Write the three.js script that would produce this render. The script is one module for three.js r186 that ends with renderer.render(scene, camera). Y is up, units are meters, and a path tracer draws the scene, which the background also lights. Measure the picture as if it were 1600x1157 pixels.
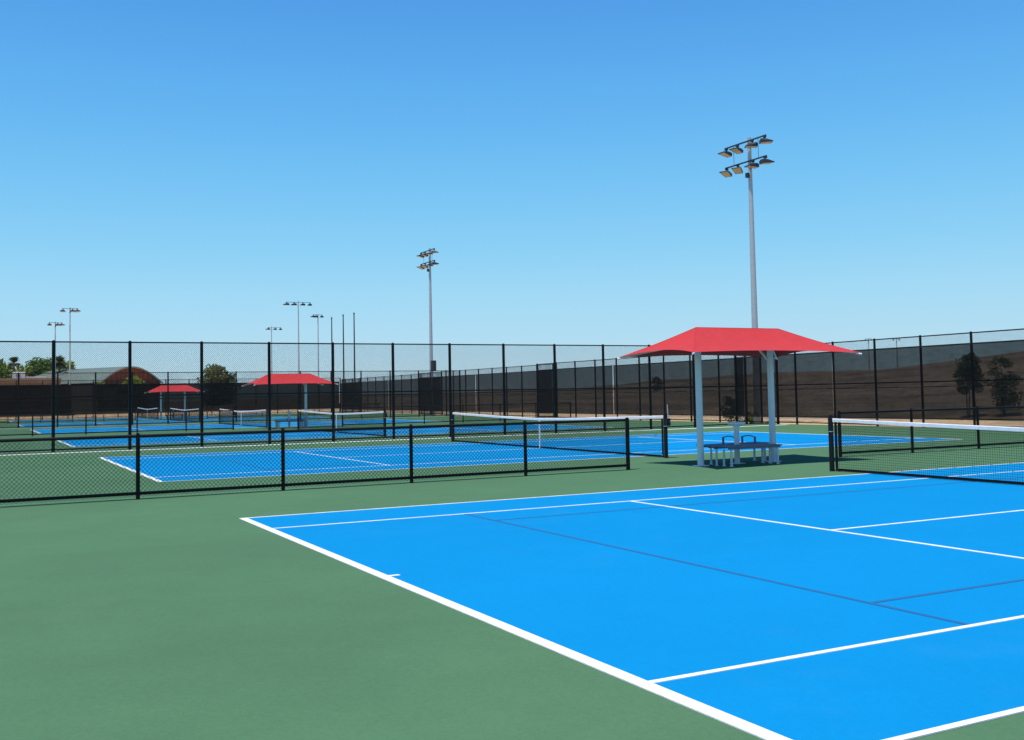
import * as THREE from 'three';
import { ImprovedNoise } from 'three/addons/math/ImprovedNoise.js';

// ---------------------------------------------------------------- camera
const scene = new THREE.Scene();
const camera = new THREE.PerspectiveCamera(39.306, 1600 / 1157, 0.1, 6000);
{
  const yaw = 0.4830, pitch = 0.05163, roll = -0.0185;
  const fw = new THREE.Vector3(Math.cos(pitch) * Math.sin(yaw), Math.sin(pitch), -Math.cos(pitch) * Math.cos(yaw));
  const r0 = new THREE.Vector3().crossVectors(fw, new THREE.Vector3(0, 1, 0)).normalize();
  const u0 = new THREE.Vector3().crossVectors(r0, fw);
  const r = r0.clone().multiplyScalar(Math.cos(roll)).addScaledVector(u0, Math.sin(roll));
  const u = u0.clone().multiplyScalar(Math.cos(roll)).addScaledVector(r0, -Math.sin(roll));
  camera.position.set(-15.186, 1.633, 8.979);
  camera.quaternion.setFromRotationMatrix(new THREE.Matrix4().makeBasis(r, u, fw.clone().negate()));
  camera.setViewOffset(1600, 1157, 0, 45, 1600, 1157);
  camera.updateMatrixWorld();
}

// ---------------------------------------------------------------- sky and sun
const SUN = new THREE.Vector3(-0.33, 1, 0.14).normalize();
const lin = (c) => { const k = new THREE.Color().setRGB(c[0] / 255, c[1] / 255, c[2] / 255, THREE.SRGBColorSpace); return [k.r, k.g, k.b]; };
{
  const W = 256, H = 512, data = new Float32Array(W * H * 4);
  // clear-air gradient: elevation in degrees, colour
  const stops = [[-90, [186, 214, 230]], [0, [194, 221, 233]], [2.5, [181, 221, 240]], [5, [165, 218, 245]], [8, [141, 208, 246]], [11, [122, 197, 245]],
    [14.5, [104, 183, 242]], [18, [92, 170, 237]], [22, [80, 154, 229]], [30, [62, 131, 211]], [45, [42, 102, 184]], [90, [26, 70, 148]]].map(([e, c]) => [e, lin(c)]);
  for (let j = 0; j < H; j++) {
    const e = ((j + 0.5) / H - 0.5) * 180;
    let k = 0; while (k < stops.length - 2 && stops[k + 1][0] < e) k++;
    const [e0, a] = stops[k], [e1, b] = stops[k + 1], t = Math.min(1, Math.max(0, (e - e0) / (e1 - e0)));
    for (let i = 0; i < W; i++) {
      const o = (j * W + i) * 4;
      for (let c = 0; c < 3; c++) data[o + c] = a[c] + (b[c] - a[c]) * t;
      data[o + 3] = 1;
    }
  }
  const sky = new THREE.DataTexture(data, W, H, THREE.RGBAFormat, THREE.FloatType);
  sky.mapping = THREE.EquirectangularReflectionMapping;
  sky.colorSpace = THREE.LinearSRGBColorSpace;
  sky.magFilter = THREE.LinearFilter; sky.minFilter = THREE.LinearFilter; sky.needsUpdate = true;
  scene.background = sky; scene.environment = sky;
}
const sun = new THREE.DirectionalLight(new THREE.Color(1, 0.965, 0.9), 5.0);
sun.position.copy(SUN).multiplyScalar(150).add(new THREE.Vector3(0, 0, -40));
sun.target.position.set(0, 0, -40); scene.add(sun.target);
sun.castShadow = true; sun.shadow.mapSize.set(4096, 4096);
Object.assign(sun.shadow.camera, { left: -80, right: 80, top: 90, bottom: -90, near: 1, far: 400 });
sun.name = 'sun'; scene.add(sun);

const renderer = new THREE.WebGLRenderer({ antialias: true });
renderer.toneMapping = THREE.LinearToneMapping;
renderer.toneMappingExposure = 1.0;
renderer.shadowMap.enabled = true;
renderer.setSize(1024, 740);

// ---------------------------------------------------------------- helpers
function rng(seed) { let a = seed >>> 0; return () => { a = (a + 0x6D2B79F5) >>> 0; let t = a; t = Math.imul(t ^ (t >>> 15), t | 1); t ^= t + Math.imul(t ^ (t >>> 7), t | 61); return ((t ^ (t >>> 14)) >>> 0) / 4294967296; }; }
const V = (x, y, z) => new THREE.Vector3(x, y, z);
const names = {};
function numbered(n) { const k = names[n] = (names[n] ?? -1) + 1; return k ? n + '_' + String(k).padStart(3, '0') : n; }
function thing(name, label, category, pos = [0, 0, 0], turn = 0, group, kind) {
  const o = new THREE.Group(); o.name = numbered(name); o.position.set(...pos); o.rotation.y = turn; scene.add(o);
  o.userData = { label, category }; if (group) o.userData.group = group; if (kind) o.userData.kind = kind;
  return o;
}
function structure(o, label, category) { o.name = numbered(o.name); o.userData = { kind: 'structure', label, category }; scene.add(o); return o; }
function copy(src, label, pos, turn) {
  const o = src.clone(); o.name = numbered(src.name.replace(/_\d{3}$/, '')); scene.add(o);
  o.userData = { ...src.userData, label }; o.position.set(...pos); if (turn !== undefined) o.rotation.y = turn; return o;
}
class GB {                                   // collects triangles for one mesh
  constructor() { this.p = []; this.n = []; this.t = []; this.c = null; }
  tri(a, b, c, na, nb, nc) {
    if (!na) { na = nb = nc = V().crossVectors(V().subVectors(b, a), V().subVectors(c, a)).normalize(); }
    for (const q of [a, b, c]) this.p.push(q.x, q.y, q.z);
    for (const q of [na, nb, nc]) this.n.push(q.x, q.y, q.z);
    const ax = Math.abs(na.x), ay = Math.abs(na.y), az = Math.abs(na.z);
    for (const q of [a, b, c]) ay >= ax && ay >= az ? this.t.push(q.x, -q.z) : ax > az ? this.t.push(q.z, q.y) : this.t.push(q.x, q.y);
    return this;
  }
  quad(a, b, c, d) { return this.tri(a, b, c).tri(a, c, d); }
  prism(p, q, r0, r1 = r0, n = 8, caps = true) {
    const d = V().subVectors(q, p).normalize(), s = (Math.abs(d.y) < 0.9 ? V(0, 1, 0) : V(1, 0, 0)).cross(d).normalize(), t = V().crossVectors(d, s);
    const ring = (c, r) => Array.from({ length: n }, (_, i) => { const a = (i / n) * Math.PI * 2; return c.clone().addScaledVector(s, Math.cos(a) * r).addScaledVector(t, Math.sin(a) * r); });
    const A = ring(p, r0), B = ring(q, r1);
    const N = Array.from({ length: n }, (_, i) => { const a = (i / n) * Math.PI * 2; return s.clone().multiplyScalar(Math.cos(a)).addScaledVector(t, Math.sin(a)); });
    for (let i = 0; i < n; i++) { const j = (i + 1) % n; this.tri(A[i], A[j], B[j], N[i], N[j], N[j]).tri(A[i], B[j], B[i], N[i], N[j], N[i]); }
    if (caps) for (let i = 1; i < n - 1; i++) { this.tri(A[0], A[i + 1], A[i]); this.tri(B[0], B[i], B[i + 1]); }
    return this;
  }
  path(pts, r, n = 8) { for (let i = 0; i < pts.length - 1; i++) this.prism(pts[i], pts[i + 1], r, r, n, i === 0 || i === pts.length - 2); return this; }
  hexa(b, t) {                               // bottom 4 points ccw seen from above, top 4 points
    this.quad(b[3], b[2], b[1], b[0]).quad(t[0], t[1], t[2], t[3]);
    for (let i = 0; i < 4; i++) { const j = (i + 1) % 4; this.quad(b[i], b[j], t[j], t[i]); }
    return this;
  }
  box(x0, x1, y0, y1, z0, z1, ch = 0) {
    const f = (y, k) => [V(x0 + k, y, z1 - k), V(x1 - k, y, z1 - k), V(x1 - k, y, z0 + k), V(x0 + k, y, z0 + k)];
    if (!ch) return this.hexa(f(y0, 0), f(y1, 0));
    const L = [f(y0, ch), f(y0 + ch, 0), f(y1 - ch, 0), f(y1, ch)];
    this.quad(L[0][3], L[0][2], L[0][1], L[0][0]).quad(...L[3]);
    for (let k = 0; k < 3; k++) for (let i = 0; i < 4; i++) { const j = (i + 1) % 4; this.quad(L[k][i], L[k][j], L[k + 1][j], L[k + 1][i]); }
    return this;
  }
  geo() {
    const g = new THREE.BufferGeometry();
    g.setAttribute('position', new THREE.Float32BufferAttribute(this.p, 3)); g.setAttribute('normal', new THREE.Float32BufferAttribute(this.n, 3)); g.setAttribute('uv', new THREE.Float32BufferAttribute(this.t, 2));
    if (this.c) g.setAttribute('color', new THREE.Float32BufferAttribute(this.c, 3));
    return g;
  }
  build(name, mat, parent) { const m = new THREE.Mesh(this.geo(), mat); m.name = name; m.castShadow = m.receiveShadow = true; if (parent) parent.add(m); return m; }
}
const part = (name, mat, parent, fn) => { const g = new GB(); fn(g); return g.build(name, mat, parent); };

// ---------------------------------------------------------------- procedural textures and materials
const perlin = new ImprovedNoise();
// tiling fractal noise on a size x size grid, feature counts given per tile
function field(size, octs, seed) {
  const out = new Float32Array(size * size); let tot = 0;
  octs.forEach(([cells, amp], k) => {
    tot += amp; const R = rng(seed * 131 + k * 17 + 1), lat = Float32Array.from({ length: cells * cells }, () => R() * 2 - 1);
    const s = (t) => t * t * (3 - 2 * t);
    for (let y = 0; y < size; y++) {
      const fy = (y / size) * cells, iy = Math.floor(fy), ty = s(fy - iy), y0 = (iy % cells) * cells, y1 = ((iy + 1) % cells) * cells;
      for (let x = 0; x < size; x++) {
        const fx = (x / size) * cells, ix = Math.floor(fx), tx = s(fx - ix), x0 = ix % cells, x1 = (ix + 1) % cells;
        out[y * size + x] += amp * ((lat[y0 + x0] * (1 - tx) + lat[y0 + x1] * tx) * (1 - ty) + (lat[y1 + x0] * (1 - tx) + lat[y1 + x1] * tx) * ty);
      }
    }
  });
  return out;
}
function tex(size, fn, srgb, metres) {
  const d = new Uint8Array(size * size * 4);
  for (let i = 0; i < size * size; i++) { const c = fn(i, i % size, (i / size) | 0); d[i * 4] = c[0]; d[i * 4 + 1] = c[1]; d[i * 4 + 2] = c[2]; d[i * 4 + 3] = 255; }
  const t = new THREE.DataTexture(d, size, size, THREE.RGBAFormat, THREE.UnsignedByteType);
  t.wrapS = t.wrapT = THREE.RepeatWrapping; t.magFilter = THREE.LinearFilter; t.minFilter = THREE.LinearMipmapLinearFilter; t.generateMipmaps = true;
  if (srgb) t.colorSpace = THREE.SRGBColorSpace; t.repeat.set(1 / metres, 1 / metres); t.needsUpdate = true;
  return t;
}
const enc = (l) => Math.round(255 * Math.min(1, Math.max(0, l <= 0.0031308 ? l * 12.92 : 1.055 * Math.pow(l, 1 / 2.4) - 0.055)));
const fine = field(512, [[256, 0.6], [512, 0.5], [64, 0.3]], 5);
const bumpFine = tex(512, (i) => { const v = 128 + fine[i] * 110; return [v, v, v]; }, false, 1.3);
function acrylic(rgb, seed, varAmt) {        // rolled-on sports coating: sand grain, roller laps, faint dusty marks
  const S = 1024, a = field(S, [[5, 0.5], [11, 0.4], [29, 0.3], [90, 0.2]], seed), b = field(S, [[512, 0.5], [1024, 0.6]], seed + 3), dust = field(S, [[7, 0.6], [23, 0.5], [61, 0.4]], seed + 9);
  const R = rng(seed), scuff = new Float32Array(S * S);
  for (let k = 0; k < 260; k++) {            // ball and shoe scuffs
    const x0 = R() * S, y0 = R() * S, an = R() * 6.28, L = 4 + R() * 22, w = 0.1 + R() * 0.25;
    for (let s = 0; s < L; s++) { const x = (x0 + Math.cos(an) * s + S) % S | 0, y = (y0 + Math.sin(an) * s + S) % S | 0; scuff[y * S + x] += w * (R() - 0.3); }
  }
  const map = tex(S, (i) => {
    const v = 1 + varAmt * a[i] + varAmt * 0.9 * b[i] + scuff[i] * 0.35, d = Math.max(0, dust[i] - 0.35) * varAmt * 0.25;
    return rgb.map((c) => enc(c * v * (1 - d) + 0.45 * d));
  }, true, 11.3);
  return new THREE.MeshPhysicalMaterial({ map, roughness: 0.92, specularIntensity: 0.16, bumpMap: bumpFine, bumpScale: 0.0016 });
}
const std = (r, g, b, roughness = 0.6, more = {}) => new THREE.MeshStandardMaterial({ color: new THREE.Color().setRGB(r, g, b), roughness, ...more });
const grainTex = (seed, amt, metres, octs = [[8, 0.5], [40, 0.4], [160, 0.4], [400, 0.4]]) => { const f = field(512, octs, seed); return tex(512, (i) => { const v = enc(Math.min(1, 0.86 * (1 + amt * f[i]))); return [v, v, v]; }, true, metres); };
const weave = (() => { const a = field(512, [[64, 0.5], [128, 0.5]], 91), b = field(512, [[6, 0.5], [20, 0.5]], 92); return tex(512, (i, x, y) => { const v = 255 * Math.min(1, 0.955 + 0.03 * a[y * 512 + (x >> 4)] + 0.022 * b[i]); return [v, v, v]; }, false, 2.6); })();
const M = {
  green: acrylic([0.075, 0.166, 0.085], 21, 0.075),
  blue: acrylic([0.001, 0.219, 0.49], 42, 0.05),
  line: std(0.86, 0.86, 0.85, 0.8, { map: grainTex(3, 0.16, 1.9) }),
  darkLine: std(0.004, 0.115, 0.30, 0.9),
  vinyl: new THREE.MeshPhysicalMaterial({ color: new THREE.Color().setRGB(0.006, 0.0065, 0.0075), roughness: 0.5, specularIntensity: 0.45 }),
  wire: new THREE.MeshPhysicalMaterial({ color: new THREE.Color().setRGB(0.005, 0.0055, 0.006), roughness: 0.6, specularIntensity: 0.35 }),
  cord: new THREE.MeshPhysicalMaterial({ color: new THREE.Color().setRGB(0.006, 0.006, 0.008), roughness: 0.9, specularIntensity: 0.3 }),
  tape: std(0.80, 0.80, 0.79, 0.8, { map: grainTex(31, 0.10, 0.6) }),
  steelDark: new THREE.MeshPhysicalMaterial({ color: new THREE.Color().setRGB(0.008, 0.008, 0.01), roughness: 0.4, specularIntensity: 0.5 }),
  chrome: std(0.7, 0.7, 0.7, 0.25, { metalness: 1 }),
  screen: new THREE.MeshPhysicalMaterial({ color: new THREE.Color().setRGB(0.006, 0.007, 0.009), roughness: 1, specularIntensity: 0.15, transparent: true, opacity: 0.92, alphaMap: weave, side: THREE.DoubleSide }),
  denseScreen: new THREE.MeshPhysicalMaterial({ color: new THREE.Color().setRGB(0.006, 0.007, 0.009), roughness: 1, specularIntensity: 0.15, transparent: true, opacity: 0.958, side: THREE.DoubleSide }),
  hem: std(0.008, 0.009, 0.011, 0.95),
  galv: std(0.52, 0.54, 0.56, 0.42, { metalness: 0.35, map: grainTex(8, 0.10, 1.1) }),
  bronze: std(0.032, 0.035, 0.042, 0.4, { metalness: 0.3 }),
  lens: new THREE.MeshPhysicalMaterial({ color: new THREE.Color().setRGB(0.55, 0.40, 0.22), roughness: 0.35, clearcoat: 0.6 }),
  white: std(0.86, 0.86, 0.88, 0.45, { map: grainTex(14, 0.06, 0.7) }),
  bench: std(0.17, 0.165, 0.24, 0.55),
  canopy: new THREE.MeshPhysicalMaterial({ color: new THREE.Color().setRGB(0.57, 0.046, 0.050), roughness: 0.9, specularIntensity: 0.3, sheen: 0.35, sheenRoughness: 0.6, sheenColor: new THREE.Color().setRGB(0.9, 0.45, 0.42), side: THREE.DoubleSide, map: grainTex(17, 0.07, 0.8) }),
  concrete: std(0.46, 0.44, 0.40, 0.9, { map: grainTex(19, 0.25, 1.7) }),
  kerb: std(0.82, 0.82, 0.80, 0.85, { map: grainTex(23, 0.15, 1.3) }),
};

// ---------------------------------------------------------------- ground, hill
const crestPts = [[-400, 1.6], [-250, 1.9], [-146, 2.28], [-115, 2.4], [-100, 2.6], [-87, 3.15], [-73, 3.42], [-55, 3.5], [-46, 4.2], [-30, 5.2], [-5, 6.4], [40, 7], [400, 7]];
function crest(z) { let k = 0; while (k < crestPts.length - 2 && crestPts[k + 1][0] < z) k++; const [a, ha] = crestPts[k], [b, hb] = crestPts[k + 1], t = Math.min(1, Math.max(0, (z - a) / (b - a))); return ha + (hb - ha) * t; }
const ss = (a, b, x) => { const t = Math.min(1, Math.max(0, (x - a) / (b - a))); return t * t * (3 - 2 * t); };
function groundY(x, z) {
  const toe = 27 + 2 * perlin.noise(z * 0.05, 3.3, 0.5), up = ss(toe, 60, x), h = crest(z) * up * (1 - 0.65 * ss(70, 170, x));
  const rough = (0.10 * perlin.noise(x * 0.35, z * 0.3, 1.7) + 0.25 * perlin.noise(x * 0.08, z * 0.06, 5.1)) * ss(24, 34, x);
  return -0.09 + h + rough;
}
{
  const xs = [], zs = [];
  for (const x of [-3000, -1500, -700, -300, -150, -80, -40, -20, 0]) xs.push(x);
  for (let x = 12; x < 70; x += 1) xs.push(x); for (let x = 70; x < 180; x += 5) xs.push(x); for (const x of [200, 260, 400, 800, 1600, 3000]) xs.push(x);
  for (const z of [-3000, -1500, -800, -500, -400, -320]) zs.push(z);
  for (let z = -280; z < -130; z += 5) zs.push(z); for (let z = -130; z < 20; z += 1.25) zs.push(z); for (const z of [20, 40, 80, 200, 600, 1500, 3000]) zs.push(z);
  const nx = xs.length, nz = zs.length, pos = [], uv = [], col = [], idx = [];
  for (const z of zs) for (const x of xs) {
    pos.push(x, groundY(x, z), z); uv.push(x, -z);
    // decomposed granite beside the courts, dry brown soil and dead grass on the slope: patchy edge
    const n = perlin.noise(x * 0.22, z * 0.13, 9.1) + 0.6 * perlin.noise(x * 0.7, z * 0.33, 2.2), s = ss(-0.5, 0.5, (x - 29) * 0.12 + n);
    const streak = 1 + 0.5 * perlin.noise(x * 0.55, z * 0.04, 4.4) + 0.35 * perlin.noise(x * 1.7, z * 0.12, 8.8);
    const A = [0.76, 0.51, 0.26], B = [0.33, 0.245, 0.155];
    for (let c = 0; c < 3; c++) col.push((A[c] * (1 - s) + B[c] * s * streak) * (1 + 0.1 * n));
  }
  for (let j = 0; j < nz - 1; j++) for (let i = 0; i < nx - 1; i++) { const a = j * nx + i; idx.push(a, a + nx, a + 1, a + 1, a + nx, a + nx + 1); }
  const g = new THREE.BufferGeometry(); g.setIndex(idx);
  g.setAttribute('position', new THREE.Float32BufferAttribute(pos, 3)); g.setAttribute('uv', new THREE.Float32BufferAttribute(uv, 2)); g.setAttribute('color', new THREE.Float32BufferAttribute(col, 3)); g.computeVertexNormals();
  const soil = std(1, 1, 1, 0.95, { vertexColors: true, map: grainTex(61, 0.45, 3.1, [[6, 0.3], [22, 0.4], [70, 0.5], [200, 0.6], [512, 0.5]]), bumpMap: bumpFine, bumpScale: 0.02 });
  const m = new THREE.Mesh(g, soil); m.name = 'ground'; m.receiveShadow = true; m.castShadow = true;
  structure(m, 'dry tan soil rising to a brown hill beyond the fence', 'ground');
}

// ---------------------------------------------------------------- court apron (green) and the six courts
const PX = { R: 19.15, M: 19.6, L: 20.6, N: 21.9, O: 23 };      // line of each stretch of the side fence
{
  const sh = new THREE.Shape([[-26, -22], [19.32, -22], [19.32, 32.3], [19.77, 32.3], [19.77, 53.4], [20.77, 53.4], [20.77, 77.2], [22.07, 77.2], [22.07, 102.8], [23.2, 102.8], [23.2, 107.2], [-26, 107.2]].map(([x, y]) => new THREE.Vector2(x, y)));
  const g = new THREE.ExtrudeGeometry(sh, { depth: 0.15, bevelEnabled: false }); g.rotateX(-Math.PI / 2); g.translate(0, -0.15, 0);
  const m = new THREE.Mesh(g, M.green); m.name = 'court_apron'; m.receiveShadow = true;
  structure(m, 'green acrylic surface surrounding all the blue courts', 'court surface');
}
const courtZ = [0, -18.47, -38.05, -57.3, -77.1, -96.4];
const courtX = [0, 0.1, 0.1, 0.1, 0.1, 0.1];
const ordinal = ['nearest', 'second nearest', 'third nearest', 'fourth nearest', 'fifth nearest', 'farthest'];
courtZ.forEach((cz, i) => {
  const t = new THREE.Group(); t.name = 'tennis_court'; t.position.set(courtX[i], 0, cz);
  structure(t, `${ordinal[i]} blue tennis court with white boundary lines`, 'tennis court');
  const rect = (name, x0, x1, z0, z1, y, mat) => part(name, mat, t, (g) => (y > 0.008 ? g.box(x0, x1, 0.0015, y, z0, z1) : g.quad(V(x0, y, z1), V(x1, y, z1), V(x1, y, z0), V(x0, y, z0))));
  const L = 11.885, D = 5.485, S = 4.115, v = 6.40, w = 0.05, b = 0.10;
  rect('playing_surface', -L + 0.01, L - 0.01, -D + 0.01, D - 0.01, 0.004, M.blue);
  for (const s of [-1, 1]) {
    const X = (a, c) => (s < 0 ? [-c, -a] : [a, c]);
    rect('baseline', ...X(L - b, L), -D, D, 0.009, M.line);
    rect('center_mark', ...X(L - b - 0.1, L - b), -w / 2, w / 2, 0.009, M.line);
    rect('service_line', ...X(v - w, v), -S + w, S - w, 0.009, M.line);
    const Z = (a, c) => (s < 0 ? [-c, -a] : [a, c]);
    rect('doubles_sideline', -L + b, L - b, ...Z(D - w, D), 0.009, M.line);
    rect('singles_sideline', -L + b, L - b, ...Z(S - w, S), 0.009, M.line);
    rect('youth_baseline', ...X(9.144 - 0.05, 9.144), -S + w, S - w, 0.0065, M.darkLine);
    rect('youth_sideline', -9.094, 9.094, ...Z(3.2 - 0.05, 3.2), 0.0065, M.darkLine);
  }
  rect('center_service_line', -v + w, v - w, -w / 2, w / 2, 0.009, M.line);
});
// pale concrete strips along the foot of the tall cross fences
[[-28.05, 18.7, 'first tall fence'], [-67.4, 20.3, 'second tall fence']].forEach(([z, x1, which]) => {
  const m = part('concrete_strip', M.kerb, null, (g) => g.quad(V(-26, 0.004, z + 0.22), V(x1, 0.004, z + 0.22), V(x1, 0.004, z - 0.22), V(-26, 0.004, z - 0.22)));
  structure(m, `narrow white concrete strip along the foot of the ${which}`, 'kerb');
});

// ---------------------------------------------------------------- chain-link fences
// wires of a chain-link web in the vertical plane from a to b (ground points), heights y0..y1
function chainLink(g, ax, az, bx, bz, y0, y1, r = 0.0030) {
  const Ln = Math.hypot(bx - ax, bz - az), tx = (bx - ax) / Ln, tz = (bz - az) / Ln, H = y1 - y0, step = 0.0707;
  const at = (s, y, o) => V(ax + tx * s - tz * o, y0 + y, az + tz * s + tx * o);
  for (const d of [1, -1]) for (let c = -H; c < Ln + H; c += step) {
    // s = c + d*y
    let ya = 0, yb = H;
    if (d > 0) { ya = Math.max(ya, -c); yb = Math.min(yb, Ln - c); } else { ya = Math.max(ya, c - Ln); yb = Math.min(yb, c); }
    if (yb - ya < 0.02) continue;
    const n = Math.max(1, Math.ceil((yb - ya) / 0.55));
    for (let k = 0; k < n; k++) { const y = ya + ((yb - ya) * k) / n, e = ya + ((yb - ya) * (k + 1)) / n; g.prism(at(c + d * y, y, d * 0.0022), at(c + d * e, e, d * 0.0022), r, r, 3, false); }
  }
}
// fence thing: posts every ~2.42 m; local frame is the world frame shifted to a
function fence(name, label, a, b, posts, H, o) {
  const t = thing(name, label, 'fence', [a[0], 0, a[1]], 0, undefined);
  const bx = b[0] - a[0], bz = b[1] - a[1], Ln = Math.hypot(bx, bz), tx = bx / Ln, tz = bz / Ln;
  const P = (s, y, off = 0) => V(tx * s - tz * off, y, tz * s + tx * off);
  const pr = o.post ?? 0.055, rr = o.rail ?? 0.024;
  for (const s of posts) {
    const end = s < 0.01 || s > Ln - 0.01, q = end ? pr * (o.endScale ?? 1.2) : pr;
    part('post', M.vinyl, t, (g) => { g.prism(P(s, -0.02), P(s, H + 0.02), q, q, 12, false); g.prism(P(s, H + 0.02), P(s, H + 0.055), q * 1.08, q * 0.55, 12); });
  }
  for (const [nm, y] of o.rails) part(nm, M.vinyl, t, (g) => g.prism(P(0, y, o.railOff ?? 0), P(Ln, y, o.railOff ?? 0), rr, rr, 8));
  const web = part('wire_mesh', M.wire, t, (g) => chainLink(g, P(0, 0, pr + 0.01).x, P(0, 0, pr + 0.01).z, P(Ln, 0, pr + 0.01).x, P(Ln, 0, pr + 0.01).z, 0.045, H + 0.02, o.wire));
  web.userData.kind = 'stuff';
  // thin ties that hold the web to the posts
  if (o.screen) {
    // woven windscreen in separate widths, slightly rippled, with doubled hems
    const [y0, y1] = o.screen, off = o.screenOff ?? -0.075, R = rng(Math.round(Ln * 100) + 7);
    for (const [s0, s1] of o.panels) {
      const nU = Math.max(4, Math.round((s1 - s0) / 0.4)), nV = 5, ph = R() * 9, rip = (s, v) => off + 0.018 * Math.sin(s * 2.6 + ph) * Math.sin(v * Math.PI) + 0.012 * perlin.noise(s * 1.3, v * 3, ph);
      const m = part('windscreen', o.screenMat ?? M.screen, t, (g) => {
        for (let i = 0; i < nU; i++) for (let j = 0; j < nV; j++) {
          const q = (a_, b_) => { const s = s0 + ((s1 - s0) * a_) / nU, v = b_ / nV; return P(s, y0 + (y1 - y0) * v, rip(s, v)); };
          g.quad(q(i, j), q(i + 1, j), q(i + 1, j + 1), q(i, j + 1));
        }
      });
      m.geometry.deleteAttribute('normal'); m.geometry.computeVertexNormals();
      part('hem', M.hem, m, (g) => { for (const [y, e] of [[y0, 0.03], [y1, 0.03], [y0 + (y1 - y0) * 0.44, 0.014]]) g.hexa([P(s0, y - e, off - 0.002), P(s1, y - e, off - 0.002), P(s1, y - e, off + 0.002), P(s0, y - e, off + 0.002)], [P(s0, y + e, off - 0.002), P(s1, y + e, off - 0.002), P(s1, y + e, off + 0.002), P(s0, y + e, off + 0.002)]); });
    }
  }
  return t;
}
const every = (Ln, d, first = 0) => { const o = []; for (let s = first; s < Ln - 0.3; s += d) o.push(s); o.push(Ln); return o; };
const lowR = (H) => [['top_rail', H], ['bottom_rail', 0.10]];
const tallR = (H) => [['top_rail', H], ['middle_rail', H / 2], ['bottom_rail', 0.09]];
const LOW = 1.055, TALL = 3.68;
// low fences between neighbouring courts, open in the middle for the shelters
const lowOpt = { post: 0.034, rail: 0.027, endScale: 1.25 };
fence('low_fence', 'low black chain-link fence in the foreground, left of the near shelter', [-20.05, -9.4], [-2.83, -9.4], every(17.22, 2.46), LOW, { ...lowOpt, rails: lowR(LOW), wire: 0.0041 });
fence('low_fence', 'low black chain-link fence behind the near net, right of the near shelter', [3.24, -9.4], [17.9, -9.4], every(14.66, 2.44), LOW, { ...lowOpt, rails: lowR(LOW) });
fence('low_fence', 'low chain-link fence left of the middle red shelter', [-22.3, -48.3], [-2.41, -48.3], every(19.89, 2.486), LOW, { ...lowOpt, rails: lowR(LOW) });
fence('low_fence', 'low chain-link fence right of the middle red shelter', [3.79, -48.3], [19.0, -48.3], every(15.21, 2.535), LOW, { ...lowOpt, rails: lowR(LOW) });
fence('low_fence', 'low chain-link fence left of the farthest red shelter', [-22.3, -87.5], [-2.2, -87.5], every(20.1, 2.5), LOW, { ...lowOpt, rails: lowR(LOW) });
fence('low_fence', 'low chain-link fence right of the farthest red shelter', [4.0, -87.5], [20.5, -87.5], every(16.5, 2.5), LOW, { ...lowOpt, rails: lowR(LOW) });
// tall cross fences
fence('tall_fence', 'nearer tall black chain-link fence crossing behind the second court', [-24.75, -28.7], [18.7, -28.7], every(43.45, 2.41), TALL, { post: 0.055, rails: tallR(TALL) });
fence('tall_fence', 'farther tall black chain-link fence crossing behind the middle red shelter', [-24.3, -68], [20.3, -68], every(44.6, 2.41), TALL, { post: 0.052, rails: tallR(TALL) });
// side fence in stretches that overlap at the walk-through gaps, and the end fence; all carry dark windscreen
const perOpt = { post: 0.05, rails: tallR(3.7), screen: [0.36, 3.28], screenOff: -0.08, endScale: 1.3 };
const sideFence = (label, X, z0, z1, first, seams) => {
  const Ln = z0 - z1, edges = [0.05, ...seams, Ln - 0.05], panels = [];
  for (let k = 0; k < edges.length - 1; k++) panels.push([edges[k] + (k ? 0.085 : 0), edges[k + 1]]);
  return fence('windscreen_fence', label, [X, z0], [X, z1], [0, ...every(Ln, 2.42, first)], 3.7, { ...perOpt, screenOff: -0.08, panels });
};
sideFence('right tall fence with dark windscreen, behind the near net', PX.R, 12, -32.2, 1.2, [37.4]);
sideFence('tall windscreen fence behind the near red shelter', PX.M, -32.0, -53.7, 2.1, [12.0]);
sideFence('tall windscreen fence right of the second floodlight pole', PX.L, -53.2, -77.4, 2.2, [12.2]);
sideFence('far windscreen fence between second floodlight pole and flagpoles', PX.N, -75.3, -102.9, 2.3, [13]);
sideFence('shortest farthest stretch of windscreen fence at the far corner', PX.O, -100.5, -107.0, 2.2, []);
fence('windscreen_fence', 'long dark windscreen fence closing the far end of the courts', [-25.5, -107], [23, -107], every(48.5, 2.42), 3.95, { ...perOpt, rails: tallR(3.95), screen: [0.45, 3.5], screenOff: -0.08, screenMat: M.denseScreen, panels: [[0.05, 15.2], [15.2, 30.1], [30.1, 48.4]] });

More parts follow.
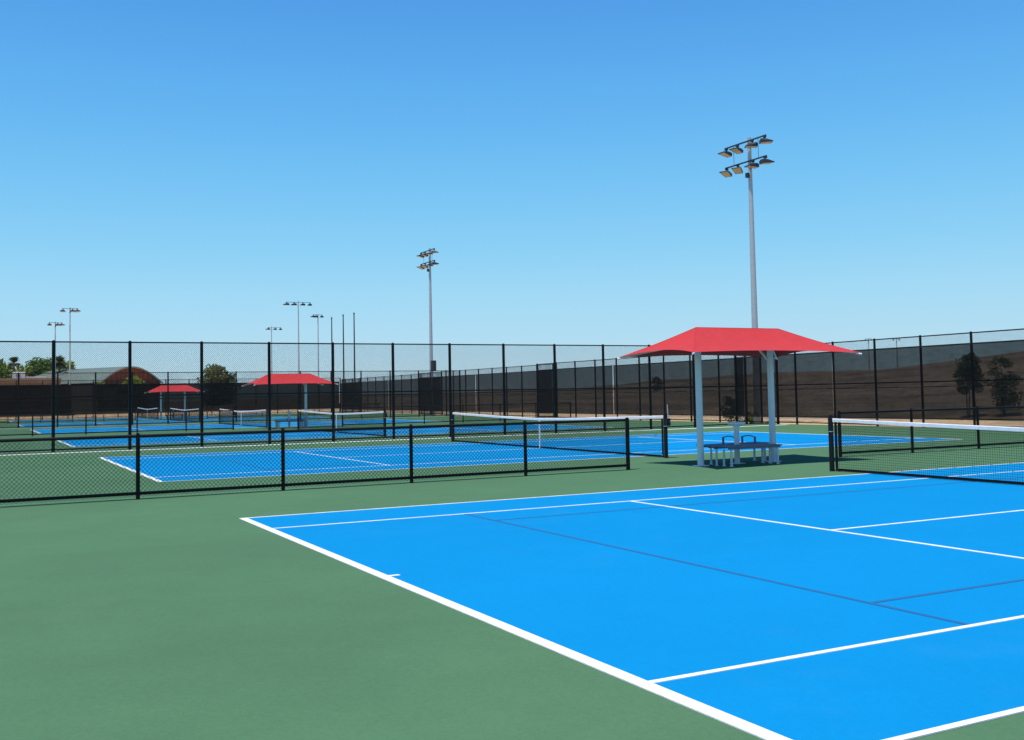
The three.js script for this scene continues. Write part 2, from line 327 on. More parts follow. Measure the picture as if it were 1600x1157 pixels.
// ---------------------------------------------------------------- nets
function makeNet() {
  const t = thing('tennis_net', '', 'tennis net', [0, 0, 0], 0, 'tennis nets across the courts');
  const Z = 6.4, top = (z) => 0.914 + 0.135 * Math.pow(Math.abs(z) / Z, 1.25), y0 = 0.035;
  for (const s of [-1, 1]) {
    const po = part('post', M.steelDark, t, (g) => { g.prism(V(0, -0.02, s * Z), V(0, 1.09, s * Z), 0.05, 0.05, 14, false); g.prism(V(0, 1.09, s * Z), V(0, 1.115, s * Z), 0.05, 0.03, 14); });
    part('collar', M.chrome, po, (g) => { g.prism(V(0, 0.78, s * Z), V(0, 0.795, s * Z), 0.054, 0.054, 14); });
    part('lacing_bar', M.steelDark, t, (g) => g.prism(V(0, 0.02, s * (Z - 0.11)), V(0, 1.03, s * (Z - 0.11)), 0.011, 0.011, 8));
  }
  const wn = part('winch', M.steelDark, t, (g) => g.box(-0.05, 0.05, 0.80, 0.98, Z + 0.04, Z + 0.15, 0.012));
  part('crank', M.chrome, wn, (g) => g.path([V(0, 0.9, Z + 0.15), V(0, 0.9, Z + 0.19), V(0.05, 0.99, Z + 0.20)], 0.008, 6));
  part('headband', M.tape, t, (g) => {
    const n = 48, h = 0.068, T = 0.011, zz = (k) => -Z + 0.06 + ((2 * Z - 0.12) * k) / n;
    for (let k = 0; k < n; k++) {
      const a = zz(k), b = zz(k + 1), ya = top(a), yb = top(b);
      g.quad(V(T, ya - h, a), V(T, ya - 0.012, a), V(T, yb - 0.012, b), V(T, yb - h, b)).quad(V(-T, ya - h, b).setY(yb - h), V(-T, yb - 0.012, b), V(-T, ya - 0.012, a), V(-T, ya - h, a));
      g.quad(V(T, ya - 0.012, a), V(0, ya, a), V(0, yb, b), V(T, yb - 0.012, b)).quad(V(0, ya, a), V(-T, ya - 0.012, a), V(-T, yb - 0.012, b), V(0, yb, b));
      g.quad(V(-T, ya - h, a), V(T, ya - h, a), V(T, yb - h, b), V(-T, yb - h, b));
    }
  });
  part('cable', M.steelDark, t, (g) => { for (const s of [-1, 1]) g.prism(V(0, top(Z) - 0.02, s * (Z - 0.07)), V(0, 1.06, s * Z), 0.006, 0.006, 6); });
  part('center_strap', M.tape, t, (g) => g.box(-0.016, 0.016, 0.02, top(0) + 0.005, -0.026, 0.026, 0.003));
  const net = part('netting', M.cord, t, (g) => {
    const p = 0.045, r = 0.0024, zE = Z - 0.11;
    for (let z = -zE; z <= zE; z += p) g.prism(V(0, y0, z), V(0, top(z) - 0.05, z), r, r, 3, false);
    for (let k = 0; k < 20; k++) { const n = 14; for (let i = 0; i < n; i++) { const a = -zE + (2 * zE * i) / n, b = -zE + (2 * zE * (i + 1)) / n, f = (k + 0.4) / 20; g.prism(V(0, y0 + (top(a) - 0.06 - y0) * f, a), V(0, y0 + (top(b) - 0.06 - y0) * f, b), r, r, 3, false); } }
  });
  net.userData.kind = 'stuff';
  part('bottom_band', M.cord, t, (g) => g.box(-0.008, 0.008, 0.015, 0.065, -Z + 0.1, Z - 0.1, 0.002));
  part('side_band', M.cord, t, (g) => { for (const s of [-1, 1]) g.box(-0.006, 0.006, 0.07, 0.97, s * (Z - 0.14) - 0.022, s * (Z - 0.14) + 0.022); });
  return t;
}
const net0 = makeNet();
const netLabels = ['nearest net with white headband, cut off by the right frame edge', 'net across the second court with a thin white rod on its post', 'net of the third court, beside the middle red shelter', 'net of the fourth court, left of the middle red shelter', 'net of the fifth court, right of the farthest red shelter', 'small net of the farthest court, left of the farthest red shelter'];
net0.userData.label = netLabels[0];
courtZ.forEach((cz, i) => {
  const n = i ? copy(net0, netLabels[i], [courtX[i], 0, cz]) : net0;
  if (i === 1) part('white_rod', M.tape, n, (g) => g.prism(V(0.06, 0.95, 6.44), V(0.02, 1.32, 6.47), 0.011, 0.009, 8));
});

// ---------------------------------------------------------------- shade shelters
function makeShelter() {
  const t = thing('shade_shelter', '', 'shelter', [0, 0, 0], 0, 'red fabric shelters between the courts');
  const A = 2.32, Bz = 1.36, E = 2.43, R = 1.18, H = 3.04, cx = 0.12, px = 1.03;
  for (const s of [-1, 1]) {
    const po = part('post', M.white, t, (g) => g.prism(V(s * px, 0.0, 0), V(s * px, 2.92, 0), 0.073, 0.073, 20));
    part('base_plate', M.white, po, (g) => g.box(s * px - 0.13, s * px + 0.13, 0, 0.018, -0.13, 0.13, 0.004));
  }
  part('ridge_beam', M.white, t, (g) => g.prism(V(cx - R, H - 0.09, 0), V(cx + R, H - 0.09, 0), 0.04, 0.04, 10));
  for (const sx of [-1, 1]) for (const sz of [-1, 1]) part('rafter', M.white, t, (g) => g.prism(V(sx * px, 2.72, 0), V(cx + sx * (A - 0.04), E - 0.005, sz * (Bz - 0.04)), 0.022, 0.018, 10));
  part('strut', M.white, t, (g) => g.prism(V(px, 2.25, 0), V(px - 0.16, 2.68, -0.3), 0.03, 0.03, 8));
  // stretched fabric: hip form, faces pulled slightly hollow, hems drawn into arcs
  const c = { a: V(cx - A, E, -Bz), b: V(cx - A, E, Bz), c: V(cx + A, E, Bz), d: V(cx + A, E, -Bz), r: V(cx - R, H, 0), s: V(cx + R, H, 0) };
  const can = part('canopy', M.canopy, t, (g) => {
    const face = (e0, e1, t0, t1, sagIn, lift) => {
      const nU = 20, nV = 10, mid = V().addVectors(t0, t1).multiplyScalar(0.5);
      const q = (i, j) => {
        const u = i / nU, v = j / nV, arc = 4 * u * (1 - u);
        const lo = e0.clone().lerp(e1, u); const inward = V(mid.x, lo.y, mid.z).sub(lo); inward.y = 0;
        // keep the hem straight at the corners, drawn in and up between them
        lo.addScaledVector(V(c.r.x + c.s.x, 0, 0).multiplyScalar(0.5).sub(V(lo.x, 0, lo.z)).setY(0).normalize(), sagIn * arc); lo.y += lift * arc;
        const hi = t0.clone().lerp(t1, u), o = lo.lerp(hi, v); o.y -= Math.sin(v * Math.PI) * (0.022 + 0.05 * arc) + 0.010 * Math.sin(u * 23 + e0.x * 3) * arc * (1 - v) * v * 3 + 0.016 * perlin.noise(o.x * 2.1, o.z * 2.6, 7.7) * arc * v * (1 - v) * 4;
        return o;
      };
      for (let i = 0; i < nU; i++) for (let j = 0; j < nV; j++) { g.tri(q(i, j), q(i + 1, j), q(i + 1, j + 1)); g.tri(q(i, j), q(i + 1, j + 1), q(i, j + 1)); }
    };
    face(c.a, c.b, c.r, c.r, 0.20, 0.105); face(c.b, c.c, c.r, c.s, 0.15, 0.05); face(c.c, c.d, c.s, c.s, 0.20, 0.105); face(c.d, c.a, c.s, c.r, 0.15, 0.05);
  });
  for (const k of ['a', 'b', 'c', 'd']) part('corner_bracket', M.white, can, (g) => { const o = c[k], d = V(o.x - cx, 0, o.z).normalize(); g.prism(o.clone().addScaledVector(d, -0.10).add(V(0, -0.012, 0)), o.clone().addScaledVector(d, 0.035).add(V(0, -0.03, 0)), 0.022, 0.022, 10); });
  // sewn hip and ridge seams
part('seam', M.canopy, can, (g) => { for (const [a, b, w] of [['a', 'r', 1], ['b', 'r', 1], ['c', 's', 1], ['d', 's', 1], ['r', 's', 0]]) { const P = []; for (let k = 0; k <= 10; k++) { const q = c[a].clone().lerp(c[b], k / 10); q.y -= w * 0.022 * Math.sin((k / 10) * Math.PI); P.push(q); } g.path(P, 0.007, 6); } });
  return t;
}
const sh0 = makeShelter(); sh0.position.set(0.04, 0, -9.3); sh0.userData.label = 'large red shade shelter on two pale posts, nearest of three';
copy(sh0, 'mid-size red shade shelter between third and fourth courts', [0.62, 0, -48.3]);
copy(sh0, 'smallest, farthest red shade shelter seen through the fences', [1.0, 0, -87.5]);

// benches and pedestal under each shelter
function makeBench(D, L) {
  const t = thing('bench', '', 'bench', [0, 0, 0], 0, 'metal benches under the shelters'), h = D / 2, l = L / 2;
  const n = Math.round(D / 0.068); for (let k = 0; k < n; k++) { const z = -h + (D * (k + 0.5)) / n; part('seat_slat', M.bench, t, (g) => g.box(-l, l, 0.405, 0.432, z - 0.0295, z + 0.0295, 0.005)); }
  part('seat_frame', M.bench, t, (g) => { for (const z of [-h + 0.05, h - 0.05]) g.box(-l + 0.03, l - 0.03, 0.365, 0.404, z - 0.02, z + 0.02); });
  for (const x of [-l + 0.1, l - 0.1]) for (const z of D > 0.5 ? [-h + 0.05, h - 0.05, 0] : [-h + 0.05, h - 0.05]) part('leg', M.white, t, (g) => { g.prism(V(x, 0, z), V(x, 0.364, z), 0.026, 0.026, 10); g.prism(V(x, 0, z), V(x, 0.012, z), 0.045, 0.045, 10); });
  return t;
}
function addArms(t, xs) { for (const x of xs) part('armrest', M.bench, t, (g) => { for (const z of [-0.22, 0.22]) g.prism(V(x, 0.43, z), V(x, 0.575, z), 0.026, 0.026, 8); const P = []; for (let k = 0; k <= 10; k++) P.push(V(x, 0.562 + 0.035 * Math.sin((k / 10) * Math.PI), -0.22 + 0.044 * k)); g.path(P, 0.013, 6); }); }
const bench0 = makeBench(0.6, 1.5); bench0.position.set(0.01, 0, -8.94); bench0.userData.label = 'front bench under the near red shelter, in front of the pedestal';
const benchArm = makeBench(0.46, 1.75); benchArm.position.set(0.28, 0, -9.74); benchArm.userData.label = 'rear bench with armrest loops under the near red shelter'; addArms(benchArm, [-0.1, 0.46]);
copy(bench0, 'front bench under the middle red shelter', [0.62, 0, -47.98]); copy(benchArm, 'rear bench with armrests under the middle red shelter', [0.88, 0, -48.76]);
copy(bench0, 'bench under the farthest red shelter', [1.1, 0, -87.2]);
function makePedestal() {
  const t = thing('pedestal', '', 'pedestal', [0, 0, 0], 0, 'water jug pedestals under the shelters');
  part('column', M.white, t, (g) => g.prism(V(0, 0, 0), V(0, 0.80, 0), 0.062, 0.058, 16));
  part('top_plate', M.white, t, (g) => { g.box(-0.14, 0.14, 0.87, 0.935, -0.14, 0.14, 0.012); g.prism(V(0, 0.79, 0), V(0, 0.869, 0), 0.058, 0.1, 16); });
  part('foot_plate', M.white, t, (g) => g.box(-0.13, 0.13, 0, 0.016, -0.13, 0.13, 0.004));
  return t;
}
const ped0 = makePedestal(); ped0.position.set(0.06, 0, -9.34); ped0.userData.label = 'pale pedestal with flat top between the benches of the near shelter';
copy(ped0, 'pale pedestal under the middle red shelter', [0.70, 0, -48.36]); copy(ped0, 'pale pedestal under the farthest red shelter', [1.05, 0, -87.6]);

// ---------------------------------------------------------------- floodlight poles
function lampHead(t, x, y, z, yaw, tilt, size = 1) {     // hooded floodlight hung from the arm at (x, y, z)
  const h = new THREE.Group(); h.name = 'floodlight'; h.position.set(x, y, z); h.rotation.set(0, yaw, 0); h.scale.setScalar(size); t.add(h);
  const R = new THREE.Matrix4().makeRotationZ(tilt), q = (a, b, c) => V(a, b, c).applyMatrix4(R).add(V(0, -0.2, 0));
  const Lb = -0.24, Lf = 0.36, wb = 0.19, wf = 0.25;
  part('housing', M.bronze, h, (g) => {
    const b = [q(Lb, -0.09, wb), q(Lf, -0.09, wf), q(Lf, -0.09, -wf), q(Lb, -0.09, -wb)];
    const m = [q(Lb, 0.05, wb), q(Lf, -0.05, wf), q(Lf, -0.05, -wf), q(Lb, 0.05, -wb)];
    const tp = [q(Lb + 0.04, 0.13, wb - 0.07), q(0.08, 0.10, wb - 0.06), q(0.08, 0.10, -wb + 0.06), q(Lb + 0.04, 0.13, -wb + 0.07)];
    g.quad(tp[0], tp[1], tp[2], tp[3]);
    for (let i = 0; i < 4; i++) { const j = (i + 1) % 4; g.quad(b[i], b[j], m[j], m[i]).quad(m[i], m[j], tp[j], tp[i]); }
    g.quad(b[3], b[2], b[1], b[0]);
  });
  part('lens', M.lens, h, (g) => { const y = -0.094, k = 0.03; g.quad(q(Lb + k, y, -wb + k), q(Lf - k, y, -wf + k), q(Lf - k, y, wf - k), q(Lb + k, y, wb - k)); });
  part('bracket', M.bronze, h, (g) => { g.box(-0.07, 0.07, -0.03, 0.05, -0.07, 0.07, 0.01); g.prism(V(0, -0.02, 0), V(-0.03, -0.09, 0), 0.03, 0.04, 8); });
  return h;
}
function lightPole(label, pos, H, tiers, heads, o = {}) {
  const t = thing('floodlight_pole', label, 'light pole', [pos[0], pos[1] ?? 0, pos[2]], o.turn ?? 0, 'sports floodlight poles');
  const r0 = o.r0 ?? 0.185, r1 = o.r1 ?? 0.095;
  part('foundation', M.concrete, t, (g) => g.prism(V(0, -0.5, 0), V(0, 0.62, 0), 0.24, 0.24, 20));
  part('shaft', M.galv, t, (g) => { const n = 4; for (let k = 0; k < n; k++) { const f = (a) => r0 + (r1 - r0) * a; g.prism(V(0, 0.6 + ((H - 0.6) * k) / n, 0), V(0, 0.6 + ((H - 0.6) * (k + 1)) / n, 0), f(k / n), f((k + 1) / n), 16, k === n - 1); } });
  const zs = heads.map((h) => h[0]), z0 = Math.min(...zs) - 0.1, z1 = Math.max(...zs) + 0.1;
  tiers.forEach((y, k) => {
    part('crossarm', M.bronze, t, (g) => g.box(-r1 - 0.07, -r1 - 0.002, y - 0.035, y + 0.035, z0, z1, 0.006));
    for (const [z, yaw, tilt] of heads) lampHead(t, -r1 - 0.036, y - 0.08, z, yaw + (k ? 0.25 : -0.15), tilt + (k ? 0.05 : 0), o.size);
  });
  if (tiers.length > 1) for (const z of [z0 + 0.7, z1 - 0.6]) part('tie_rod', M.bronze, t, (g) => g.prism(V(-r1 - 0.036, tiers[1] + 0.03, z), V(-r1 - 0.036, tiers[0] - 0.03, z), 0.012, 0.012, 6));
  part('junction_box', M.bronze, t, (g) => g.box(-r1 - 0.17, -r1 - 0.01, tiers[tiers.length - 1] - 0.85, tiers[tiers.length - 1] - 0.6, -0.08, 0.08, 0.01));
  if (o.cabinet) part('cabinet', M.bronze, t, (g) => g.box(-0.12, 0.24, o.cabinet, o.cabinet + 0.95, 0.12, 0.56, 0.02));
  return t;
}
const W4 = Math.PI;                             // heads look towards -x (the courts)
const eight = [[-1.68, W4 + 0.15, 0.26], [-0.78, W4 + 0.35, 0.28], [0.38, W4 - 0.4, 0.03], [1.32, -0.35, 0.05]];
lightPole('tallest floodlight pole with two rows of lamps above the near shelter', [20.4, -0.09, -32.1], 14.75, [14.55, 13.5], eight, { size: 1.02 });
lightPole('floodlight pole with two rows of lamps left of centre', [21.4, -0.09, -76.4], 15.0, [14.8, 13.75], eight, { cabinet: 3.95, size: 1.02 });
const four = [[-2.3, W4, 0.12], [-0.95, W4 + 0.2, 0.1], [0.75, W4 + 0.5, 0.05], [2.2, W4 + 0.7, 0.05]], three = [[-1.15, W4, 0.1], [0.45, W4 + 0.4, 0.1], [1.2, W4 + 0.5, 0.15]];
const faceCam = -0.5 * Math.PI;
lightPole('thin light pole at far left, the shorter of the pair', [0.25, 0, -220.5], 18.2, [18.0], three, { turn: faceCam + 3.3, r0: 0.16, r1: 0.1, size: 1.7 });
lightPole('thin light pole at far left, the taller of the pair', [0.62, 0, -190.4], 18.6, [18.4], three, { turn: faceCam + 3.0, r0: 0.16, r1: 0.1, size: 1.7 });
lightPole('short distant light pole left of the middle red shelter ridge', [50.3, 0, -242.6], 19.4, [19.2], four.slice(0, 3), { turn: faceCam, r0: 0.17, r1: 0.1, size: 1.7 });
lightPole('tall distant light pole with four lamps in a row', [40.0, 0, -183.25], 20.1, [19.9], four, { turn: faceCam, r0: 0.18, r1: 0.1, size: 1.7 });
lightPole('distant light pole just left of the three flagpoles', [52.3, 0, -210.9], 20.1, [19.9], three.map(([z, y, t]) => [z * 0.8, y, t]), { turn: faceCam, r0: 0.17, r1: 0.1, size: 1.7 });
lightPole('tiny far light pole over the right fence rail, left of two', [166.7, 0, -162.6], 13.0, [12.9], [[-0.6, W4, 0.1], [0.6, W4, 0.1]], { turn: 0.7 });
lightPole('tiny far light pole over the right fence rail, right of two', [170.7, 0, -158.1], 12.8, [12.7], [[-0.6, W4, 0.1], [0.6, W4, 0.1]], { turn: 0.7 });
// flagpoles
[['left and shortest', 42.88, 16.3, -171.9], ['middle', 41.69, 16.0, -161.8], ['right and tallest', 40.18, 15.5, -151.75]].forEach(([w, x, h, z]) => {
  const t = thing('flagpole', `${w} of the three bare dark flagpoles`, 'flagpole', [x, 0, z], 0, 'three bare flagpoles');
  part('pole', M.bronze, t, (g) => g.prism(V(0, -0.2, 0), V(0, h - 0.3, 0), 0.16, 0.09, 14));
  part('truck', M.bronze, t, (g) => g.prism(V(0, h - 0.3, 0), V(0, h - 0.12, 0), 0.14, 0.14, 14));
  part('finial', M.bronze, t, (g) => g.prism(V(0, h - 0.12, 0), V(0, h + 0.05, 0), 0.07, 0.02, 10));
});

// ---------------------------------------------------------------- vegetation
const leafMats = {};
function leafMat(k) { return leafMats[k] ??= new THREE.MeshPhysicalMaterial({ color: 0xffffff, vertexColors: true, roughness: 0.85, specularIntensity: 0.3, transmission: 0.35, thickness: 0, side: THREE.DoubleSide }); }
const bark = std(0.14, 0.10, 0.07, 0.9, { map: grainTex(77, 0.4, 0.5) });
function crownGeo(R, blobs, per, size, base, vary) {
  const g = new GB(); g.c = [];
  for (const [cx, cy, cz, rx, ry, rz] of blobs) {
    for (let k = 0; k < per; k++) {
      let x, y, z, d; do { x = R() * 2 - 1; y = R() * 2 - 1; z = R() * 2 - 1; d = x * x + y * y + z * z; } while (d > 1 || d < 0.12 * R());
      const o = V(cx + x * rx, cy + y * ry, cz + z * rz), n = V(R() - 0.5, R() - 0.2, R() - 0.5).normalize(), s = V(R() - 0.5, R() - 0.5, R() - 0.5).cross(n).normalize(), t = V().crossVectors(n, s), L = size * (0.6 + 0.8 * R());
      const nn = n;
      const a = o.clone().addScaledVector(s, -L * 0.5), b = o.clone().addScaledVector(t, L * 0.32), c = o.clone().addScaledVector(s, L * 0.5), e = o.clone().addScaledVector(t, -L * 0.32);
      g.tri(a, c, b, nn, nn, nn).tri(a, e, c, nn, nn, nn);
      const v = 1 + vary * (R() * 2 - 1), hue = vary * 0.5 * (R() - 0.5);
      for (let q = 0; q < 6; q++) g.c.push(base[0] * (v + hue), base[1] * v, base[2] * (v - hue));
    }
  }
  return g;
}
function tree(name, label, pos, H, W, seed, base, o = {}) {
  const R = rng(seed), t = thing(name, label, o.category ?? 'tree', pos, 0, o.group);
  const clear = o.clear ?? 0.25, stems = o.stems ?? 1, r = o.r ?? H * 0.025;
  part('trunk', bark, t, (g) => {
    for (let s = 0; s < stems; s++) {
      const bx = stems > 1 ? (s - (stems - 1) / 2) * W * 0.16 : 0, bz = stems > 1 ? (R() - 0.5) * W * 0.2 : 0;
      let p = V(bx, -0.1, bz); const steps = 4;
      for (let k = 1; k <= steps; k++) { const q = V(bx + (R() - 0.5) * W * 0.06 * k, (H * 0.72 * k) / steps, bz + (R() - 0.5) * W * 0.06 * k); g.prism(p, q, r * (1.1 - 0.22 * (k - 1)), r * (1.1 - 0.22 * k), 7, false); p = q; }
      for (let k = 0; k < 5; k++) { const y = H * (clear + 0.08 + 0.1 * k), a = R() * 6.28; g.prism(V(bx, y, bz), V(bx + Math.cos(a) * W * 0.3, y + H * 0.16, bz + Math.sin(a) * W * 0.3), r * 0.35, r * 0.12, 5, false); }
    }
  });
  const blobs = []; const nb = o.blobs ?? 26;
  for (let k = 0; k < nb; k++) {
    const y = clear + (1 - clear) * (0.06 + 0.88 * R()), prof = Math.pow(Math.sin(Math.PI * Math.min(1, Math.max(0.02, (y - clear) / (1 - clear) * 0.86 + 0.1))), 0.7) * (o.cone ? 1.25 - y : 1), a = R() * 6.28, rad = Math.sqrt(R()) * 0.5 * W * prof * 0.8;
    const s = W * (0.10 + 0.09 * R()); blobs.push([Math.cos(a) * rad, H * y, Math.sin(a) * rad, s * 1.15, s * 0.85, s * 1.15]);
  }
  crownGeo(R, blobs, o.per ?? 70, o.leaf ?? W * 0.07, base, o.vary ?? 0.35).build('crown', leafMat('a'), t);
  return t;
}
function palm(label, pos, H, W, seed) {
  const R = rng(seed), t = thing('palm_tree', label, 'palm tree', pos, 0, 'palms over the left treetops');
  part('trunk', bark, t, (g) => g.prism(V(0, -0.2, 0), V(0, H - W * 0.35, 0), 0.24, 0.17, 9));
  const g = new GB(); g.c = [];
  for (let k = 0; k < 46; k++) {
    const a = R() * 6.28, el = -0.9 + 2.4 * R(), L = W * 0.5 * (0.85 + 0.3 * R()), c = V(0, H - W * 0.45, 0), d = V(Math.cos(a) * Math.cos(el), Math.sin(el), Math.sin(a) * Math.cos(el)), s = V(-Math.sin(a), 0, Math.cos(a));
    for (let f = -5; f <= 5; f++) { const dd = d.clone().addScaledVector(s, f * 0.1).normalize(), m = c.clone().addScaledVector(dd, L * 0.55), e = c.clone().addScaledVector(dd, L).add(V(0, -L * 0.14, 0)), w = L * 0.035; g.tri(m.clone().addScaledVector(s, w), e, m.clone().addScaledVector(s, -w)); g.tri(c, m.clone().addScaledVector(s, w), m.clone().addScaledVector(s, -w)); for (let q = 0; q < 6; q++) { const v = 0.8 + 0.4 * R(); g.c.push(0.075 * v, 0.10 * v, 0.04 * v); } }
  }
  g.build('fronds', leafMat('a'), t);
  return t;
}
const G1 = [0.17, 0.25, 0.045], G2 = [0.06, 0.105, 0.03], G3 = [0.23, 0.28, 0.05], G4 = [0.15, 0.17, 0.065], G5 = [0.11, 0.185, 0.05];
const LT = { group: 'trees above the roofs at far left' };
const BL = { ...LT, clear: 0.06, blobs: 44, per: 80, r: 0.25 };
tree('broadleaf_tree', 'leafy green tree at the far left edge', [-11.0, 0, -231], 11.0, 11, 11, G1, BL);
tree('broadleaf_tree', 'low bright green tree left of the white rooftop unit', [-5.6, 0, -229], 9.6, 8, 12, G3, BL);
tree('broadleaf_tree', 'dark dense tree behind the rooftop unit', [-1.9, 0, -231], 11.2, 8, 13, G5, BL);
tree('broadleaf_tree', 'tree left of the nearest fence post at far left', [1.0, 0, -250], 11.6, 8, 14, G1, BL);
tree('broadleaf_tree', 'rightmost of the left trees, by the thin light poles', [2.6, 0, -231], 11.0, 7, 15, G3, BL);
palm('round-headed palm above the left trees, left one', [-7.2, 0, -224], 11.4, 3.2, 16);
palm('palm above the left trees, beside the light poles', [1.3, 0, -224], 11.7, 3.6, 17);
tree('broadleaf_tree', 'rounded olive-green tree alone between two red shelters', [38.0, 0, -245], 9.6, 10, 18, G4, { clear: 0.02, blobs: 50, per: 90, r: 0.25 });
tree('garden_shrub', 'yellow-green shrub under the left of the arched gable', [5.6, 0, -190], 5.6, 3.2, 19, [0.20, 0.25, 0.035], { category: 'shrub', clear: 0.02, per: 110 });
tree('garden_shrub', 'yellow-green shrub under the middle of the arched gable', [11.2, 0, -189], 6.1, 6.4, 20, [0.22, 0.27, 0.035], { category: 'shrub', clear: 0.02, per: 110 });
// young trees on the slope behind the right windscreen
const SL = (x, z) => [x, groundY(x, z), z];
tree('young_tree', 'dark young tree on thin stems behind the right windscreen', SL(29, -26.2), 3.3, 1.6, 21, [0.12, 0.17, 0.06], { clear: 0.32, stems: 3, r: 0.035, leaf: 0.10, blobs: 44, per: 120, group: 'young trees behind the right windscreen' });
tree('young_tree', 'broad young tree behind the right windscreen, nearest the frame edge', SL(29.5, -24.7), 2.9, 1.8, 22, [0.13, 0.18, 0.06], { clear: 0.1, stems: 2, r: 0.04, leaf: 0.10, blobs: 44, per: 95, group: 'young trees behind the right windscreen' });
tree('young_tree', 'faint young tree behind the windscreen left of the near shelter post', SL(45, -75.2), 1.3, 1.2, 23, [0.22, 0.24, 0.13], { clear: 0.1, stems: 1, r: 0.04, leaf: 0.14 });
tree('roadside_shrub', 'dark shrub behind the windscreen at the foot of the near floodlight pole', SL(21.4, -35.4), 1.45, 1.5, 24, G2, { category: 'shrub', clear: 0.02, r: 0.03, leaf: 0.1, blobs: 26 });
tree('roadside_shrub', 'small yellowish shrub beside the near floodlight pole base', SL(20.9, -33.2), 0.6, 0.8, 25, G3, { category: 'shrub', clear: 0.02, r: 0.02, leaf: 0.07, blobs: 14 });

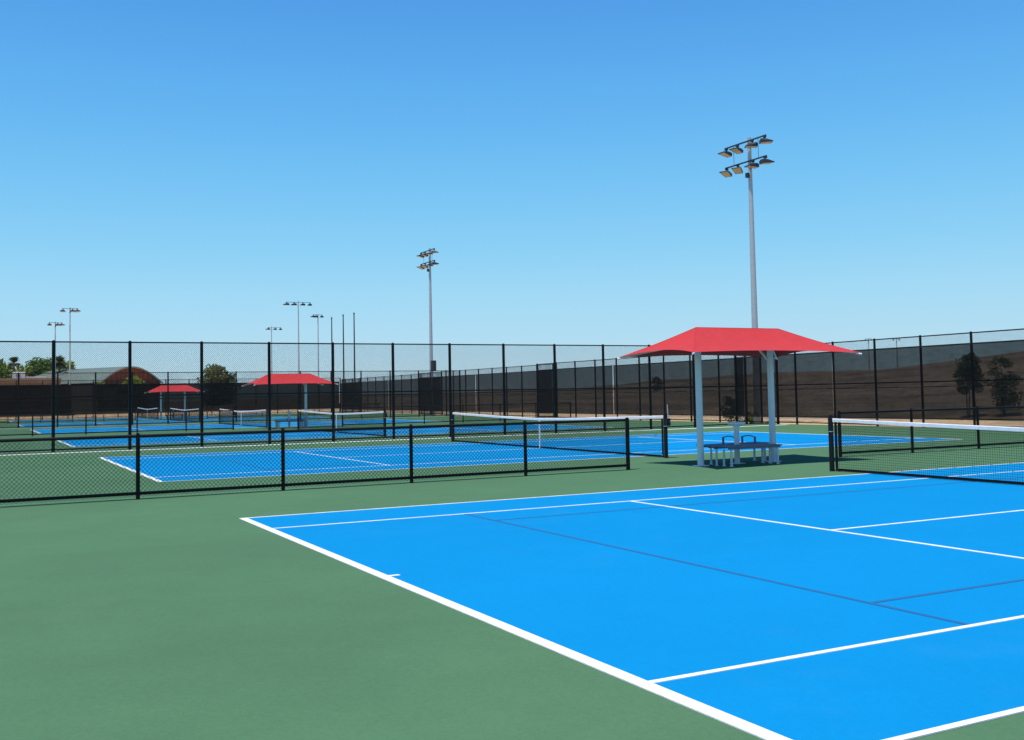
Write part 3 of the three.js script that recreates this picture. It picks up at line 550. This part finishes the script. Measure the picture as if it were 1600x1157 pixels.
// ---------------------------------------------------------------- buildings far left
{
  const t = thing('gymnasium', 'building with green barrel roof and arched red gable', 'building', [13.2, 0, -209.2], 0);
  const n = V(0.5, 0, 0.866), e = V(0.866, 0, -0.5);        // gable faces n, e runs along the gable to the right
  const half = 7.4, spring = 5.3, peak = 9.5, Ln = 34, N = 28;
  const arc = (k, d, off = 0) => { const u = -1 + (2 * k) / N, y = spring + (peak - spring) * Math.cos((u * Math.PI) / 2.35) - (peak - spring) * Math.cos(Math.PI / 2.35) + off; return e.clone().multiplyScalar(u * half).addScaledVector(n, d).setY(y); };
  const gw = part('gable_wall', std(0.34, 0.095, 0.045, 0.85, { map: grainTex(41, 0.5, 3.2, [[10, 0.4], [30, 0.5], [90, 0.5]]) }), t, (g) => { for (let k = 0; k < N; k++) { const a = arc(k, 0), b = arc(k + 1, 0); g.quad(a.clone().setY(spring - 0.3), b.clone().setY(spring - 0.3), b, a); } });
  for (let k = 2; k < N - 1; k += 2) part('gable_rib', std(0.2, 0.055, 0.03, 0.8), gw, (g) => g.prism(arc(k, 0.06).setY(spring - 0.3), arc(k, 0.06, -0.1), 0.06, 0.06, 6));
  part('lower_wall', std(0.42, 0.40, 0.34, 0.9), t, (g) => { const c = (s, d) => e.clone().multiplyScalar(s * half).addScaledVector(n, d); const b = [c(-1, -0.1), c(1, -0.1), c(1, -Ln), c(-1, -Ln)]; g.hexa(b.map((q) => q.clone().setY(-0.1)), b.map((q) => q.clone().setY(spring - 0.3))); });
  const roofMat = std(0.20, 0.25, 0.20, 0.45, { metalness: 0.1, map: grainTex(43, 0.12, 4) });
  const rf = part('barrel_roof', roofMat, t, (g) => { for (let k = 0; k < N; k++) g.quad(arc(k, 0.7, 0.12), arc(k + 1, 0.7, 0.12), arc(k + 1, -Ln, 0.12), arc(k, -Ln, 0.12)); });
  for (let d = 0; d > -Ln; d -= 1.2) part('standing_seam', roofMat, rf, (g) => { for (let k = 0; k < N; k += 2) g.prism(arc(k, d, 0.13), arc(k + 2, d, 0.13), 0.035, 0.035, 4, false); });
  part('fascia', std(0.34, 0.30, 0.24, 0.7), t, (g) => { for (let k = 0; k < N; k++) { const a = arc(k, 0.72, 0.16), b = arc(k + 1, 0.72, 0.16), c = arc(k, 0.72, -0.16), d = arc(k + 1, 0.72, -0.16); g.quad(c, d, b, a); } });
  part('canopy_band', std(0.05, 0.09, 0.075, 0.6), t, (g) => { const c = (s, d) => e.clone().multiplyScalar(s * half).addScaledVector(n, d); const b = [c(-1.15, 1.6), c(1.1, 1.6), c(1.1, 0.02), c(-1.15, 0.02)]; g.hexa(b.map((q) => q.clone().setY(4.35)), b.map((q) => q.clone().setY(5.0))); });
  // hipped green-roofed wing running left behind
  const wing = thing('hipped_hall', 'long hall with sloping grey-green metal roof behind the flat roof', 'building', [-1.2, 0, -236], 0);
  part('wall', std(0.40, 0.38, 0.33, 0.9), wing, (g) => g.box(-4.5, 16, -0.1, 5.2, -9, 7));
  part('roof', roofMat, wing, (g) => { const a = [V(-7, 5.0, 8.5), V(17, 5.0, 8.5), V(17, 5.0, -10.5), V(-7, 5.0, -10.5)], r0 = V(-1.2, 8.9, -1), r1 = V(17, 8.9, -1); g.quad(a[0], a[1], r1, r0).quad(a[2], a[3], r0, r1).tri(a[3], a[0], r0).tri(a[1], a[2], r1); });
}
{
  const t = thing('flat_roof_building', 'low tan flat-roofed building at far left behind the screen', 'building', [-16, 0, -150], 0);
  part('wall', std(0.30, 0.20, 0.13, 0.9, { map: grainTex(47, 0.2, 3) }), t, (g) => g.box(-20, 11.6, -0.1, 4.35, -10, 8));
  part('parapet', std(0.27, 0.165, 0.105, 0.85), t, (g) => g.box(-20.15, 11.75, 4.36, 5.0, -10.15, 8.15, 0.02));
  part('return_wall', std(0.36, 0.30, 0.22, 0.9), t, (g) => g.box(11.61, 13.1, -0.1, 3.9, -8, 7));
  const u = thing('rooftop_unit', 'white air-conditioning unit with round fan on the tan roof', 'air conditioner', [-9.35, 5.0, -143.5], 0);
  part('casing', std(0.72, 0.72, 0.70, 0.6), u, (g) => g.box(-0.75, 0.75, 0, 0.85, -0.4, 0.4, 0.03));
  part('fan_grille', std(0.3, 0.3, 0.3, 0.6), u, (g) => g.prism(V(-0.1, 0.42, 0.4), V(-0.1, 0.42, 0.44), 0.3, 0.28, 20));
  const d = thing('roof_duct', 'low white duct on the tan roof beside the air-conditioning unit', 'duct', [-7.3, 5.0, -143.5], 0);
  part('duct_run', std(0.7, 0.7, 0.68, 0.6), d, (g) => g.box(-1.2, 1.3, 0.05, 0.22, -0.25, 0.25, 0.02));
  part('duct_elbow', std(0.7, 0.7, 0.68, 0.6), d, (g) => g.box(-1.3, -0.9, 0.0, 0.3, -0.27, 0.27, 0.02));
}
scene.traverse((o) => { if (o.isMesh) { o.castShadow = true; o.receiveShadow = true; } });
renderer.render(scene, camera);
